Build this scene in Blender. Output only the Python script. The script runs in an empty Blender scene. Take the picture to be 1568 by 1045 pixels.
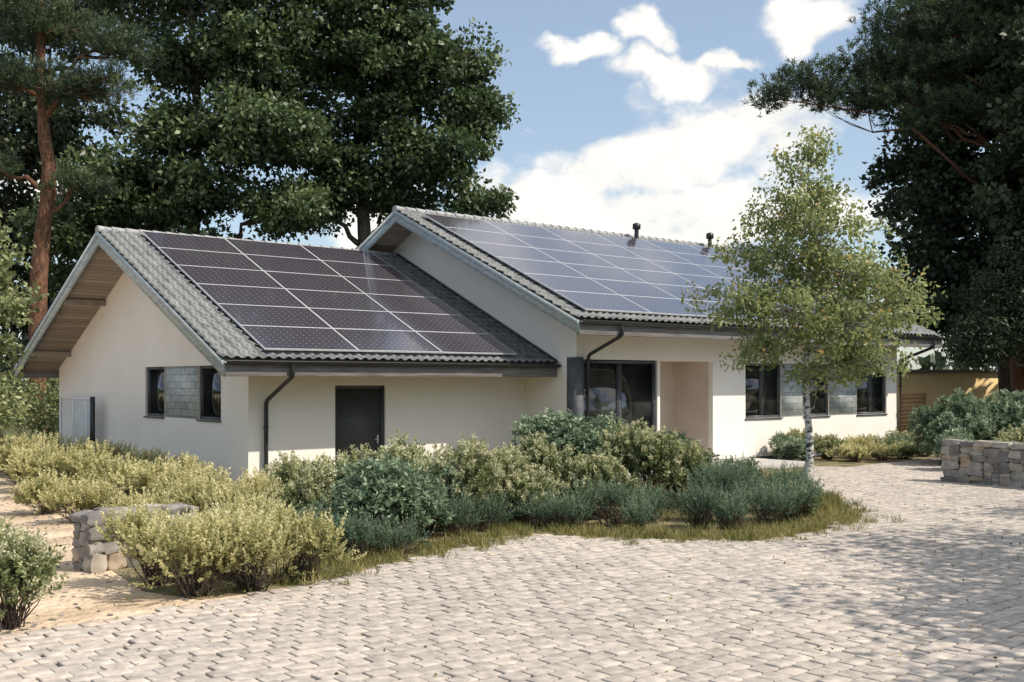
import bpy, math, numpy as np
from mathutils import Vector
R = np.random.default_rng(7)
S = bpy.context.scene
ANG = math.atan2(.638, .77)
C0 = (-5.81, 24.0, 0.0)
Uv = np.array([.770, .638, 0]); Vv = np.array([-.638, .770, 0])
def W(u, v, z=0.): return np.array(C0) + u*Uv + v*Vv + np.array([0, 0, z])

# ------------------------------------------------------------------ node helpers
def newmat(name):
    m = bpy.data.materials.new(name); m.use_nodes = True
    nt = m.node_tree; b = nt.nodes['Principled BSDF']
    return m, nt, b
def N(nt, t, **k):
    n = nt.nodes.new(t)
    for a, v in k.items(): setattr(n, a, v)
    return n
def ramp(nt, stops, interp='LINEAR'):
    r = nt.nodes.new('ShaderNodeValToRGB'); cr = r.color_ramp; cr.interpolation = interp
    while len(cr.elements) < len(stops): cr.elements.new(.5)
    for e, (p, c) in zip(cr.elements, stops):
        e.position = p; e.color = (*c, 1) if len(c) == 3 else c
    return r
def noisy(name, c1, c2, scale=5, rough=.8, bump=.1, bscale=None, stretch=(1, 1, 1), detail=6, spec=.3, bdist=.02, metallic=0, lo=.35, hi=.65):
    m, nt, b = newmat(name); L = nt.links.new
    tc = N(nt, 'ShaderNodeTexCoord'); mp = N(nt, 'ShaderNodeMapping'); mp.inputs['Scale'].default_value = stretch
    L(tc.outputs['Object'], mp.inputs[0])
    n = N(nt, 'ShaderNodeTexNoise'); n.inputs['Scale'].default_value = scale; n.inputs['Detail'].default_value = detail
    L(mp.outputs[0], n.inputs['Vector'])
    r = ramp(nt, [(lo, c1), (hi, c2)]); L(n.outputs[0], r.inputs[0]); L(r.outputs[0], b.inputs['Base Color'])
    b.inputs['Roughness'].default_value = rough; b.inputs['Specular IOR Level'].default_value = spec; b.inputs['Metallic'].default_value = metallic
    n2 = N(nt, 'ShaderNodeTexNoise'); n2.inputs['Scale'].default_value = bscale or scale*4; n2.inputs['Detail'].default_value = 5
    L(mp.outputs[0], n2.inputs['Vector'])
    bp = N(nt, 'ShaderNodeBump'); bp.inputs['Strength'].default_value = bump; bp.inputs['Distance'].default_value = bdist
    L(n2.outputs[0], bp.inputs['Height']); L(bp.outputs[0], b.inputs['Normal'])
    return m
def tinted(name, stops, rough=.6, transl=.35, noise=0, spec=.3, bump=0):
    m, nt, b = newmat(name); L = nt.links.new
    a = N(nt, 'ShaderNodeAttribute', attribute_name='tint')
    r = ramp(nt, stops); L(a.outputs['Fac'], r.inputs[0])
    col = r.outputs[0]
    if noise:
        tc = N(nt, 'ShaderNodeTexCoord'); n = N(nt, 'ShaderNodeTexNoise'); n.inputs['Scale'].default_value = noise; n.inputs['Detail'].default_value = 8
        L(tc.outputs['Object'], n.inputs['Vector'])
        mr = N(nt, 'ShaderNodeMapRange'); mr.inputs[1].default_value = .3; mr.inputs[2].default_value = .7; mr.inputs[3].default_value = .68; mr.inputs[4].default_value = 1.2
        L(n.outputs[0], mr.inputs[0])
        mx = N(nt, 'ShaderNodeVectorMath', operation='SCALE'); L(col, mx.inputs[0]); L(mr.outputs[0], mx.inputs['Scale']); col = mx.outputs[0]
        if bump:
            bp = N(nt, 'ShaderNodeBump'); bp.inputs['Strength'].default_value = bump; bp.inputs['Distance'].default_value = .01
            L(n.outputs[0], bp.inputs['Height']); L(bp.outputs[0], b.inputs['Normal'])
    L(col, b.inputs['Base Color']); b.inputs['Roughness'].default_value = rough; b.inputs['Specular IOR Level'].default_value = spec
    if transl:
        t = N(nt, 'ShaderNodeBsdfTranslucent'); L(col, t.inputs[0])
        ms = N(nt, 'ShaderNodeMixShader'); ms.inputs[0].default_value = transl
        L(b.outputs[0], ms.inputs[1]); L(t.outputs[0], ms.inputs[2]); L(ms.outputs[0], nt.nodes['Material Output'].inputs[0])
    return m

M = {}
M['plaster'] = noisy('plaster', (.855, .81, .745), (.89, .85, .79), .8, .9, .25, 60, bdist=.004, spec=.15)
M['plaster_porch_shade'] = noisy('plaster_porch_shade', (.62, .535, .46), (.68, .59, .51), 1.5, .9, .2, 60, bdist=.004, spec=.15)  # wall plaster with the recess shade and warm bounce painted into its colour
M['ochre'] = noisy('ochre_plaster', (.80, .58, .28), (.86, .66, .36), 1.5, .9, .2, 60, bdist=.004, spec=.15)
M['plinth'] = noisy('plinth', (.10, .11, .125), (.14, .15, .165), 6, .85, .3, 60)
M['rake'] = noisy('rake_wood', (.34, .40, .43), (.50, .56, .58), 3, .7, .3, 12, stretch=(1.5, 1.5, 6))
M['beam'] = noisy('beam_wood', (.13, .125, .125), (.25, .24, .235), 2.5, .65, .35, 8, stretch=(.6, 8, 8))
M['metal_dark'] = noisy('metal_dark', (.018, .019, .021), (.03, .031, .034), 8, .38, .03, 40, spec=.5)
M['frame'] = noisy('window_frame', (.055, .062, .07), (.075, .082, .09), 8, .45, .03, 40, spec=.5)
M['door'] = noisy('door_paint', (.05, .052, .056), (.07, .07, .074), 3, .5, .15, 20, stretch=(1, 1, 6), spec=.4)
M['tile'] = noisy('roof_tile', (.10, .112, .117), (.19, .20, .203), 3.5, .5, .2, 50, spec=.45)
M['ridge'] = noisy('ridge_tile', (.25, .26, .265), (.42, .42, .41), 8, .7, .2, 50, spec=.3)
M['alu'] = noisy('panel_frame', (.60, .61, .63), (.70, .71, .73), 8, .4, .0, 40, spec=.5)
M['white_paint'] = noisy('white_paint', (.78, .79, .8), (.82, .83, .84), 8, .5, .0, 40, spec=.4)

def boards(name, c1, c2, axis, width, rough=.7):
    m, nt, b = newmat(name); L = nt.links.new
    tc = N(nt, 'ShaderNodeTexCoord'); sp = N(nt, 'ShaderNodeSeparateXYZ'); L(tc.outputs['Object'], sp.inputs[0])
    d = N(nt, 'ShaderNodeMath', operation='DIVIDE'); L(sp.outputs[axis], d.inputs[0]); d.inputs[1].default_value = width
    fl = N(nt, 'ShaderNodeMath', operation='FLOOR'); L(d.outputs[0], fl.inputs[0])
    fr = N(nt, 'ShaderNodeMath', operation='FRACT'); L(d.outputs[0], fr.inputs[0])
    wn = N(nt, 'ShaderNodeTexWhiteNoise', noise_dimensions='1D'); L(fl.outputs[0], wn.inputs['W'])
    n = N(nt, 'ShaderNodeTexNoise'); n.inputs['Scale'].default_value = 6; n.inputs['Detail'].default_value = 6
    mp = N(nt, 'ShaderNodeMapping'); sc = [.7, .7, .7]; sc[axis] = 6; mp.inputs['Scale'].default_value = sc
    L(tc.outputs['Object'], mp.inputs[0]); L(mp.outputs[0], n.inputs['Vector'])
    ad = N(nt, 'ShaderNodeMath', operation='MULTIPLY_ADD'); L(wn.outputs[0], ad.inputs[0]); ad.inputs[1].default_value = .5; L(n.outputs[0], ad.inputs[2])
    r = ramp(nt, [(.3, c1), (1.0, c2)]); L(ad.outputs[0], r.inputs[0])
    g = N(nt, 'ShaderNodeMath', operation='LESS_THAN'); L(fr.outputs[0], g.inputs[0]); g.inputs[1].default_value = .06
    mx = N(nt, 'ShaderNodeMixRGB'); L(g.outputs[0], mx.inputs[0]); L(r.outputs[0], mx.inputs[1]); mx.inputs[2].default_value = (c1[0]*.3, c1[1]*.3, c1[2]*.3, 1)
    L(mx.outputs[0], b.inputs['Base Color']); b.inputs['Roughness'].default_value = rough
    return m
M['soffit'] = boards('soffit_boards', (.19, .15, .115), (.36, .30, .24), 1, .16)
M['fence'] = boards('fence_wood', (.42, .23, .10), (.62, .37, .18), 2, .14)

def cladding():
    m, nt, b = newmat('stone_cladding'); L = nt.links.new
    tc = N(nt, 'ShaderNodeTexCoord'); sp = N(nt, 'ShaderNodeSeparateXYZ'); L(tc.outputs['Object'], sp.inputs[0])
    ad = N(nt, 'ShaderNodeMath', operation='ADD'); L(sp.outputs[0], ad.inputs[0]); L(sp.outputs[1], ad.inputs[1])
    cb = N(nt, 'ShaderNodeCombineXYZ'); L(ad.outputs[0], cb.inputs[0]); L(sp.outputs[2], cb.inputs[1])
    br = N(nt, 'ShaderNodeTexBrick'); L(cb.outputs[0], br.inputs['Vector'])
    br.inputs['Scale'].default_value = 1; br.inputs['Brick Width'].default_value = .75; br.inputs['Row Height'].default_value = .17
    br.inputs['Mortar Size'].default_value = .006; br.inputs['Color1'].default_value = (.34, .385, .40, 1); br.inputs['Color2'].default_value = (.56, .60, .60, 1); br.inputs['Mortar'].default_value = (.14, .15, .16, 1)
    n = N(nt, 'ShaderNodeTexNoise'); n.inputs['Scale'].default_value = 9; n.inputs['Detail'].default_value = 8
    L(tc.outputs['Object'], n.inputs['Vector'])
    mx = N(nt, 'ShaderNodeMixRGB', blend_type='OVERLAY'); mx.inputs[0].default_value = .6; L(br.outputs[0], mx.inputs[1]); L(n.outputs[0], mx.inputs[2])
    L(mx.outputs[0], b.inputs['Base Color']); b.inputs['Roughness'].default_value = .75
    return m
M['clad'] = cladding()

def glassmat(name, base=(.02, .024, .025), rough=.02):
    m, nt, b = newmat(name); L = nt.links.new
    tc = N(nt, 'ShaderNodeTexCoord'); n = N(nt, 'ShaderNodeTexNoise'); n.inputs['Scale'].default_value = 1.3; n.inputs['Detail'].default_value = 3
    L(tc.outputs['Object'], n.inputs['Vector'])
    r = ramp(nt, [(.4, (base[0]*.4, base[1]*.4, base[2]*.4)), (.65, (base[0]*2.4, base[1]*2.1, base[2]*1.8))]); L(n.outputs[0], r.inputs[0]); L(r.outputs[0], b.inputs['Base Color'])
    b.inputs['Roughness'].default_value = rough; b.inputs['Specular IOR Level'].default_value = 1.0
    bp = N(nt, 'ShaderNodeBump'); bp.inputs['Strength'].default_value = .02; bp.inputs['Distance'].default_value = .05
    L(n.outputs[0], bp.inputs['Height']); L(bp.outputs[0], b.inputs['Normal'])
    return m
M['glass'] = glassmat('window_glass')
def clearglass():
    m, nt, b = newmat('screen_glass')
    b.inputs['Base Color'].default_value = (.8, .88, .9, 1); b.inputs['Roughness'].default_value = .05; b.inputs['Alpha'].default_value = .35
    return m
M['clear'] = clearglass()

def panelmat():
    m, nt, b = newmat('solar_glass'); L = nt.links.new
    uv = N(nt, 'ShaderNodeUVMap', uv_map='UVMap'); sp = N(nt, 'ShaderNodeSeparateXYZ'); L(uv.outputs[0], sp.inputs[0])
    def fr(o, k):
        a = N(nt, 'ShaderNodeMath', operation='MULTIPLY'); L(o, a.inputs[0]); a.inputs[1].default_value = k
        f = N(nt, 'ShaderNodeMath', operation='FRACT'); L(a.outputs[0], f.inputs[0])
        s = N(nt, 'ShaderNodeMath', operation='SUBTRACT'); L(f.outputs[0], s.inputs[0]); s.inputs[1].default_value = .5
        ab = N(nt, 'ShaderNodeMath', operation='ABSOLUTE'); L(s.outputs[0], ab.inputs[0]); return ab.outputs[0]
    x = fr(sp.outputs[0], 14); y = fr(sp.outputs[1], 8)
    ad = N(nt, 'ShaderNodeMath', operation='ADD'); L(x, ad.inputs[0]); L(y, ad.inputs[1])
    dot = N(nt, 'ShaderNodeMath', operation='GREATER_THAN'); L(ad.outputs[0], dot.inputs[0]); dot.inputs[1].default_value = .88
    mxm = N(nt, 'ShaderNodeMath', operation='MAXIMUM'); L(x, mxm.inputs[0]); L(y, mxm.inputs[1])
    ln = N(nt, 'ShaderNodeMath', operation='GREATER_THAN'); L(mxm.outputs[0], ln.inputs[0]); ln.inputs[1].default_value = .485
    m1 = N(nt, 'ShaderNodeMixRGB'); L(ln.outputs[0], m1.inputs[0]); m1.inputs[1].default_value = (.056, .05, .066, 1); m1.inputs[2].default_value = (.08, .075, .09, 1)
    m2 = N(nt, 'ShaderNodeMixRGB'); L(dot.outputs[0], m2.inputs[0]); L(m1.outputs[0], m2.inputs[1]); m2.inputs[2].default_value = (.29, .285, .30, 1)
    L(m2.outputs[0], b.inputs['Base Color']); b.inputs['Roughness'].default_value = .07; b.inputs['Specular IOR Level'].default_value = 1.0
    b.inputs['Coat Weight'].default_value = .5; b.inputs['Coat Roughness'].default_value = .25
    return m
M['solar'] = panelmat()

# ------------------------------------------------------------------ mesh builder
class MB:
    def __init__(s): s.V = []; s.F = []; s.T = []; s.K = []; s.n = 0
    def add(s, V, F, k=0, t=0.5):
        V = np.asarray(V, float).reshape(-1, 3); F = np.asarray(F, int).reshape(-1, 4)
        s.V.append(V); s.F.append(F+s.n); s.n += len(V)
        s.T.append(np.broadcast_to(np.asarray(t, float), (len(F),)).copy()); s.K.append(np.broadcast_to(np.asarray(k, int), (len(F),)).copy())
    def box(s, x0, x1, y0, y1, z0, z1, k=0, t=.5):
        V = [(x0, y0, z0), (x1, y0, z0), (x1, y1, z0), (x0, y1, z0), (x0, y0, z1), (x1, y0, z1), (x1, y1, z1), (x0, y1, z1)]
        s.add(V, [(3, 2, 1, 0), (4, 5, 6, 7), (0, 1, 5, 4), (1, 2, 6, 5), (2, 3, 7, 6), (3, 0, 4, 7)], k, t)
    def prism(s, u0, u1, poly, k=0, t=.5):
        V = [(u0, a, b) for a, b in poly]+[(u1, a, b) for a, b in poly]
        s.add(V, [(0, 1, 2, 3), (7, 6, 5, 4), (0, 4, 5, 1), (1, 5, 6, 2), (2, 6, 7, 3), (3, 7, 4, 0)], k, t)
    def tube(s, P, r, k=0, t=.5, n=8, cap=True):
        P = np.asarray(P, float); m = len(P); r = np.broadcast_to(np.asarray(r, float), (m,))
        T = np.gradient(P, axis=0); T /= np.linalg.norm(T, axis=1)[:, None]+1e-9
        ref = np.array([0, 0, 1.]) if abs(T[:, 2]).mean() < .8 else np.array([1., 0, 0])
        A = np.cross(T, ref); A /= np.linalg.norm(A, axis=1)[:, None]+1e-9; B = np.cross(T, A)
        a = np.arange(n)/n*2*np.pi
        V = P[:, None]+r[:, None, None]*(A[:, None]*np.cos(a)[None, :, None]+B[:, None]*np.sin(a)[None, :, None])
        i = np.arange(m-1)[:, None]*n; j = np.arange(n)[None]; j2 = (j+1) % n
        F = np.stack([i+j, i+j2, i+n+j2, i+n+j], -1).reshape(-1, 4)
        s.add(V.reshape(-1, 3), F, k, t)
        if cap and n == 8:
            for q in (0, (m-1)):
                b = V[q]; s.add(b, [(0, 1, 2, 3), (0, 3, 4, 7), (4, 5, 6, 7)], k, t)
    def leaves(s, P, D, L, Wd, k=0, t=.5, fold=.25):
        n = len(P); rv = R.normal(size=(n, 3)); Sd = np.cross(D, rv); Sd /= np.linalg.norm(Sd, axis=1)[:, None]+1e-9
        Nn = np.cross(Sd, D); L = np.broadcast_to(L, (n,))[:, None]; Wd = np.broadcast_to(Wd, (n,))[:, None]
        m = P+D*L*.45+Nn*Wd*fold
        V = np.stack([P, m+Sd*Wd*.5, P+D*L, m-Sd*Wd*.5], 1).reshape(-1, 3)
        s.add(V, np.arange(n*4).reshape(-1, 4), k, t)
    def build(s, name, mats, loc=(0, 0, 0), rot=0, parent=None, smooth=False, bevel=0):
        V = np.concatenate(s.V); F = np.concatenate(s.F); T = np.concatenate(s.T); K = np.concatenate(s.K)
        me = bpy.data.meshes.new(name); me.vertices.add(len(V)); me.vertices.foreach_set('co', V.astype('f').ravel())
        me.loops.add(F.size); me.loops.foreach_set('vertex_index', F.astype('i').ravel())
        me.polygons.add(len(F)); me.polygons.foreach_set('loop_start', (np.arange(len(F))*4).astype('i'))
        me.polygons.foreach_set('material_index', K.astype('i'))
        if smooth: me.polygons.foreach_set('use_smooth', np.ones(len(F), bool))
        for m in mats: me.materials.append(m)
        a = me.attributes.new('tint', 'FLOAT', 'FACE'); a.data.foreach_set('value', T.astype('f'))
        me.update(calc_edges=True)
        o = bpy.data.objects.new(name, me); S.collection.objects.link(o); o.location = loc; o.rotation_euler[2] = rot
        if parent: o.parent = parent
        if bevel:
            b = o.modifiers.new('bevel', 'BEVEL'); b.width = bevel; b.segments = 2; b.limit_method = 'ANGLE'
        return o
def empty(name, loc=(0, 0, 0), rot=0):
    o = bpy.data.objects.new(name, None); S.collection.objects.link(o); o.location = loc; o.rotation_euler[2] = rot; return o

# ------------------------------------------------------------------ camera, light, world
cam = bpy.data.cameras.new('camera'); co = bpy.data.objects.new('camera', cam); S.collection.objects.link(co); S.camera = co
co.location = (0, 0, 2.4); co.rotation_euler = (math.radians(90), 0, 0); cam.lens = 38.3; cam.sensor_width = 36; cam.shift_y = .0389; cam.clip_end = 3000; cam.clip_start = .1
EL = math.radians(48); az = math.atan2(-.34, .93)
sd = Vector((math.cos(az)*math.cos(EL), math.sin(az)*math.cos(EL), math.sin(EL)))
sl = bpy.data.lights.new('sun', 'SUN'); sl.energy = 5.0; sl.angle = math.radians(.5); sl.color = (1, .90, .77)
so = bpy.data.objects.new('sun', sl); S.collection.objects.link(so); so.rotation_euler = (-sd).to_track_quat('-Z', 'Y').to_euler(); so.location = (20, 0, 30)
S.view_settings.view_transform = 'Standard'; S.view_settings.look = 'None'; S.view_settings.exposure = 0

w = bpy.data.worlds.new('World'); S.world = w; w.use_nodes = True; nt = w.node_tree; L = nt.links.new
bg = nt.nodes['Background']; bg.inputs[1].default_value = .15
sky = N(nt, 'ShaderNodeTexSky', sky_type='NISHITA'); sky.sun_disc = False; sky.sun_elevation = EL; sky.sun_rotation = math.atan2(sd.x, sd.y); sky.air_density = 1.0; sky.dust_density = .8; sky.ozone_density = 1.0
tc = N(nt, 'ShaderNodeTexCoord'); nz = N(nt, 'ShaderNodeVectorMath', operation='NORMALIZE'); L(tc.outputs['Generated'], nz.inputs[0])
mp = N(nt, 'ShaderNodeMapping'); mp.inputs['Scale'].default_value = (1, 1, 1.6); L(nz.outputs[0], mp.inputs[0])
n1 = N(nt, 'ShaderNodeTexNoise'); n1.inputs['Scale'].default_value = 9; n1.inputs['Detail'].default_value = 11; n1.inputs['Roughness'].default_value = .6; n1.inputs['Distortion'].default_value = .35; L(mp.outputs[0], n1.inputs['Vector'])
n2 = N(nt, 'ShaderNodeTexNoise'); n2.inputs['Scale'].default_value = 2.1; n2.inputs['Detail'].default_value = 3; L(mp.outputs[0], n2.inputs['Vector'])
# warp direction so the cloud banks have torn outlines
n3 = N(nt, 'ShaderNodeTexNoise'); n3.inputs['Scale'].default_value = 14; n3.inputs['Detail'].default_value = 5; L(nz.outputs[0], n3.inputs['Vector'])
wv = N(nt, 'ShaderNodeVectorMath', operation='SUBTRACT'); L(n3.outputs['Color'], wv.inputs[0]); wv.inputs[1].default_value = (.5, .5, .5)
ws = N(nt, 'ShaderNodeVectorMath', operation='SCALE'); L(wv.outputs[0], ws.inputs[0]); ws.inputs['Scale'].default_value = .10
wd = N(nt, 'ShaderNodeVectorMath', operation='ADD'); L(nz.outputs[0], wd.inputs[0]); L(ws.outputs[0], wd.inputs[1])
def MT(op, a, b=None, clamp=False):
    n = N(nt, 'ShaderNodeMath', operation=op, use_clamp=clamp)
    for i, q in enumerate((a, b)):
        if q is None: continue
        if isinstance(q, (int, float)): n.inputs[i].default_value = q
        else: L(q, n.inputs[i])
    return n.outputs[0]
# cloud banks: (azimuth tangent, elevation tangent, half-width, half-height)
blobs = [(.034, .166, .063, .025), (.099, .187, .069, .034), (.171, .205, .075, .042), (.243, .226, .066, .043), (.135, .143, .19, .030), (.156, .281, .044, .019), (.069, .302, .034, .012), (.135, .328, .024, .020), (.270, .322, .030, .022), (-.017, .240, .024, .017), (.207, .295, .025, .010), (-.434, .169, .054, .036), (-.134, .151, .054, .036), (.429, .289, .048, .036)]
cov = None
for (ta, te, rx, ry) in blobs:
    d = Vector((ta, 1, te)).normalized()
    s = N(nt, 'ShaderNodeVectorMath', operation='SUBTRACT'); L(wd.outputs[0], s.inputs[0]); s.inputs[1].default_value = d
    q = N(nt, 'ShaderNodeVectorMath', operation='MULTIPLY'); L(s.outputs[0], q.inputs[0]); q.inputs[1].default_value = (.96/rx, .29/rx, .96/ry)
    l = N(nt, 'ShaderNodeVectorMath', operation='LENGTH'); L(q.outputs[0], l.inputs[0])
    v = MT('SUBTRACT', 1.0, l.outputs['Value'])
    cov = v if cov is None else MT('MAXIMUM', cov, v)
gen = MT('MULTIPLY', MT('SUBTRACT', n2.outputs[0], .48), 5)
sepz = N(nt, 'ShaderNodeSeparateXYZ'); L(nz.outputs[0], sepz.inputs[0])
gate = MT('MULTIPLY', MT('SUBTRACT', sepz.outputs[2], .40), 6)
gen = MT('MINIMUM', gen, gate)
cov = MT('MAXIMUM', MT('MAXIMUM', cov, gen), -1.4)
val = MT('ADD', MT('MINIMUM', cov, .6), MT('MULTIPLY', MT('SUBTRACT', n1.outputs[0], .50), 3.0))
mr = N(nt, 'ShaderNodeMapRange', interpolation_type='SMOOTHSTEP'); L(val, mr.inputs[0]); mr.inputs[1].default_value = -.2; mr.inputs[2].default_value = .6
shade = N(nt, 'ShaderNodeMapRange'); L(n1.outputs[0], shade.inputs[0]); shade.inputs[1].default_value = .35; shade.inputs[2].default_value = .7; shade.inputs[3].default_value = .90; shade.inputs[4].default_value = 1.04
cc = N(nt, 'ShaderNodeVectorMath', operation='SCALE'); cc.inputs[0].default_value = (7.6, 7.3, 6.8); L(shade.outputs[0], cc.inputs['Scale'])
hz = N(nt, 'ShaderNodeMixRGB'); hz.inputs[0].default_value = .25; L(sky.outputs[0], hz.inputs[1]); hz.inputs[2].default_value = (4.8, 5.6, 6.2, 1)
mx = N(nt, 'ShaderNodeMixRGB'); L(mr.outputs[0], mx.inputs[0]); L(hz.outputs[0], mx.inputs[1]); L(cc.outputs[0], mx.inputs[2]); L(mx.outputs[0], bg.inputs[0])

# ------------------------------------------------------------------ ground
def inpoly(x, y, poly):
    c = np.zeros(len(x), bool); n = len(poly)
    for i in range(n):
        x1, y1 = poly[i]; x2, y2 = poly[(i+1) % n]
        if y1 == y2: continue
        k = ((y1 > y) != (y2 > y)) & (x < (x2-x1)*(y-y1)/(y2-y1)+x1); c ^= k
    return c
def ngon(name, pts, z, mat):
    me = bpy.data.meshes.new(name); me.from_pydata([(p[0], p[1], z) for p in pts], [], [list(range(len(pts)))]); me.materials.append(mat)
    o = bpy.data.objects.new(name, me); S.collection.objects.link(o); return o
M['grassground'] = noisy('ground_grass', (.06, .08, .03), (.16, .14, .07), .7, .95, .6, 12, detail=10)
M['soil'] = noisy('bed_soil', (.10, .11, .045), (.30, .24, .15), 2.2, .95, .8, 20, detail=10, bdist=.04)
M['sand'] = noisy('sand', (.46, .35, .24), (.72, .58, .43), 1.1, .95, 1, 7, detail=12, bdist=.09)
M['joint'] = noisy('joint_sand', (.05, .046, .042), (.10, .092, .084), 3, .95, .4, 60)
ngon('ground', [(-1500, -1500), (1500, -1500), (1500, 1500), (-1500, 1500)], 0, M['grassground'])
edge = [(-9, 5.2), (-4.8, 10.22), (-3.73, 11.23), (-2.53, 12.64), (-1.565, 14.2), (-.78, 15.6), (-.1, 16.6), (.37, 17.0), (.96, 16.8), (2.12, 16.36), (3.56, 16.2), (4.82, 17.1), (5.7, 18.6), (6.3, 20.4), (6.6, 22.5), (6.9, 26)]
tb = [tuple(W(14.9, -4.2)[:2]), tuple(W(15.5, -5.0)[:2]), tuple(W(22, -4.6)[:2])]
pave = edge+tb+[(10.9, 27.0), (10.3, 25.7), (15.5, 18.0), (26, 12), (26, -12), (-9, -12)]
ngon('paving_bed', pave, .004, M['joint'])
bed = edge[3:]+[tuple(W(14.2, -4.0)[:2]), tuple(W(8, -3.9)[:2]), tuple(W(8, -.05)[:2]), tuple(W(.0, -.05)[:2]), tuple(W(-.3, -.1)[:2]), tuple(W(-.3, 13)[:2]), (-18, 33), (-11.8, 27), (-8.6, 21.5), (-6.4, 17.5), (-5.2, 14), (-4.2, 12.4), (-3.4, 11.9)]
ngon('sand_path', [(-9, 5.2), (-4.8, 10.22), (-3.73, 11.23), (-2.53, 12.64), (-2.4, 16), (-5, 22), (-14.5, 34), (-30, 38), (-30, 6)], .004, M['sand'])
ngon('planting_bed', bed, .010, M['soil'])
ngon('planting_bed', [tuple(W(14.95, -4.1)[:2]), tuple(W(15.5, -4.9)[:2]), tuple(W(22, -4.5)[:2]), (11.1, 27.1), (17, 30), tuple(W(26, -1)[:2]), tuple(W(22.9, -2.05)[:2]), tuple(W(14.95, -2.05)[:2])], .010, M['soil'])

def pavers():
    a = math.radians(41); e1 = np.array([math.cos(a), math.sin(a)]); e2 = np.array([-math.sin(a), math.cos(a)])
    PL, PW, g = .25, .195, .018
    i = np.arange(-150, 200); j = np.arange(-150, 170)
    I, J = np.meshgrid(i, j)
    s = (I+.5*(J % 2))*PL; t = J*PW + 0.0*I
    s = s+R.normal(0, .006, s.shape)+R.normal(0, .012, (len(j), 1)); t = t+.025*np.sin(s*.7)+.015*np.sin(s*1.9+t)+R.normal(0, .003, t.shape)
    X = s*e1[0]+t*e2[0]; Y = s*e1[1]+t*e2[1]; X = X.ravel(); Y = Y.ravel()
    k = inpoly(X, Y, pave) & (Y > 5) & (X < 18) & (abs(X) < .55*Y+4); X = X[k]; Y = Y[k]; n = len(X)
    hl = PL/2-g/2+R.normal(0, .004, n); hw = PW/2-g/2+R.normal(0, .003, n); rot = R.normal(0, .022, n)
    c = np.cos(rot); s_ = np.sin(rot); ax = np.stack([e1[0]*c-e1[1]*s_, e1[0]*s_+e1[1]*c], 1); ay = np.stack([-ax[:, 1], ax[:, 0]], 1)
    h = .030+R.normal(0, .0018, n)+.012*np.sin(X*.8)*np.sin(Y*.6); tx = R.normal(0, .008, n); ty = R.normal(0, .008, n)
    rings = []
    for (ins, z) in ((0, -.03), (0, -.006), (.0025, -.0015), (.006, 0)):
        pts = []
        ch = .012+ins*.4
        for sx, sy, w_ in ((1, -1, 0), (1, -1, 1), (1, 1, 1), (1, 1, 0), (-1, 1, 0), (-1, 1, 1), (-1, -1, 1), (-1, -1, 0)):
            lx = sx*(hl-ins-(ch if w_ == 0 else 0)); ly = sy*(hw-ins-(ch if w_ == 1 else 0))
            pts.append(np.stack([X+ax[:, 0]*lx+ay[:, 0]*ly, Y+ax[:, 1]*lx+ay[:, 1]*ly, h+z+tx*lx+ty*ly], 1))
        rings.append(np.stack(pts, 1))
    V = np.stack(rings, 1).reshape(n, 32, 3); F = []
    for r in range(3):
        for q in range(8): F.append((r*8+q, r*8+(q+1) % 8, r*8+8+(q+1) % 8, r*8+8+q))
    F += [(24, 25, 26, 27), (24, 27, 28, 31), (28, 29, 30, 31)]
    F = np.array(F); FF = (F[None]+np.arange(n)[:, None, None]*32).reshape(-1, 4)
    big = .5+.5*np.sin(X*.55+1.3)*np.sin(Y*.4+X*.2)
    warm = np.clip(1.1-(X+9.5-Y*.35)/3.2, 0, 1)
    t = np.clip(.2+.32*R.random(n)+.18*big+.45*warm*R.random(n), 0, 1)
    mb = MB(); mb.add(V.reshape(-1, 3), FF, 0, np.repeat(t, len(F)))
    m = tinted('paver_stone', [(0, (.31, .285, .26)), (.35, (.43, .39, .35)), (.6, (.53, .475, .42)), (.8, (.61, .485, .40)), (1, (.57, .41, .32))], rough=.85, transl=0, noise=9, spec=.25, bump=.5)
    return mb.build('stone_paving', [m])
pavers()

# ------------------------------------------------------------------ house
H = empty('white_bungalow_house', C0, ANG)
def wall_holes(mb, mapf, a0, a1, z0, z1, holes, depth, k=0):
    A = sorted({a0, a1, *[h[0] for h in holes], *[h[1] for h in holes]}); Z = sorted({z0, z1, *[h[2] for h in holes], *[h[3] for h in holes]})
    for i in range(len(A)-1):
        for j in range(len(Z)-1):
            ca = (A[i]+A[i+1])/2; cz = (Z[j]+Z[j+1])/2
            if any(h[0] < ca < h[1] and h[2] < cz < h[3] for h in holes): continue
            mb.add([mapf(A[i], Z[j], 0), mapf(A[i+1], Z[j], 0), mapf(A[i+1], Z[j+1], 0), mapf(A[i], Z[j+1], 0)], [(0, 1, 2, 3)], k)
    for h in holes:
        p = [(h[0], h[2]), (h[1], h[2]), (h[1], h[3]), (h[0], h[3])]
        for q in range(4):
            (x, y), (x2, y2) = p[q], p[(q+1) % 4]
            mb.add([mapf(x, y, 0), mapf(x2, y2, 0), mapf(x2, y2, depth), mapf(x, y, depth)], [(0, 1, 2, 3)], k)
S1 = .4635; S2 = .4535
lowtop = lambda v: 6.27-S1*abs(v-6.09)
maintop = lambda v: 7.44-S2*abs(v-4.65)
mb = MB()
gm = lambda a, z, d: (d, a, z)
fm = lambda a, z, d: (a, d, z)
mm = lambda a, z, d: (a, -2+d, z)
def gtop(u, brk, zb, top):
    for a, b in zip(brk[:-1], brk[1:]):
        mb.add([(u, a, zb), (u, b, zb), (u, b, top(b)-.15), (u, a, top(a)-.15)], [(0, 1, 2, 3)])
gh = [(1.39, 2.65, 1.48, 2.76), (4.72, 5.98, 1.48, 2.76), (2.65, 4.72, 1.48, 2.76)]
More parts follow.
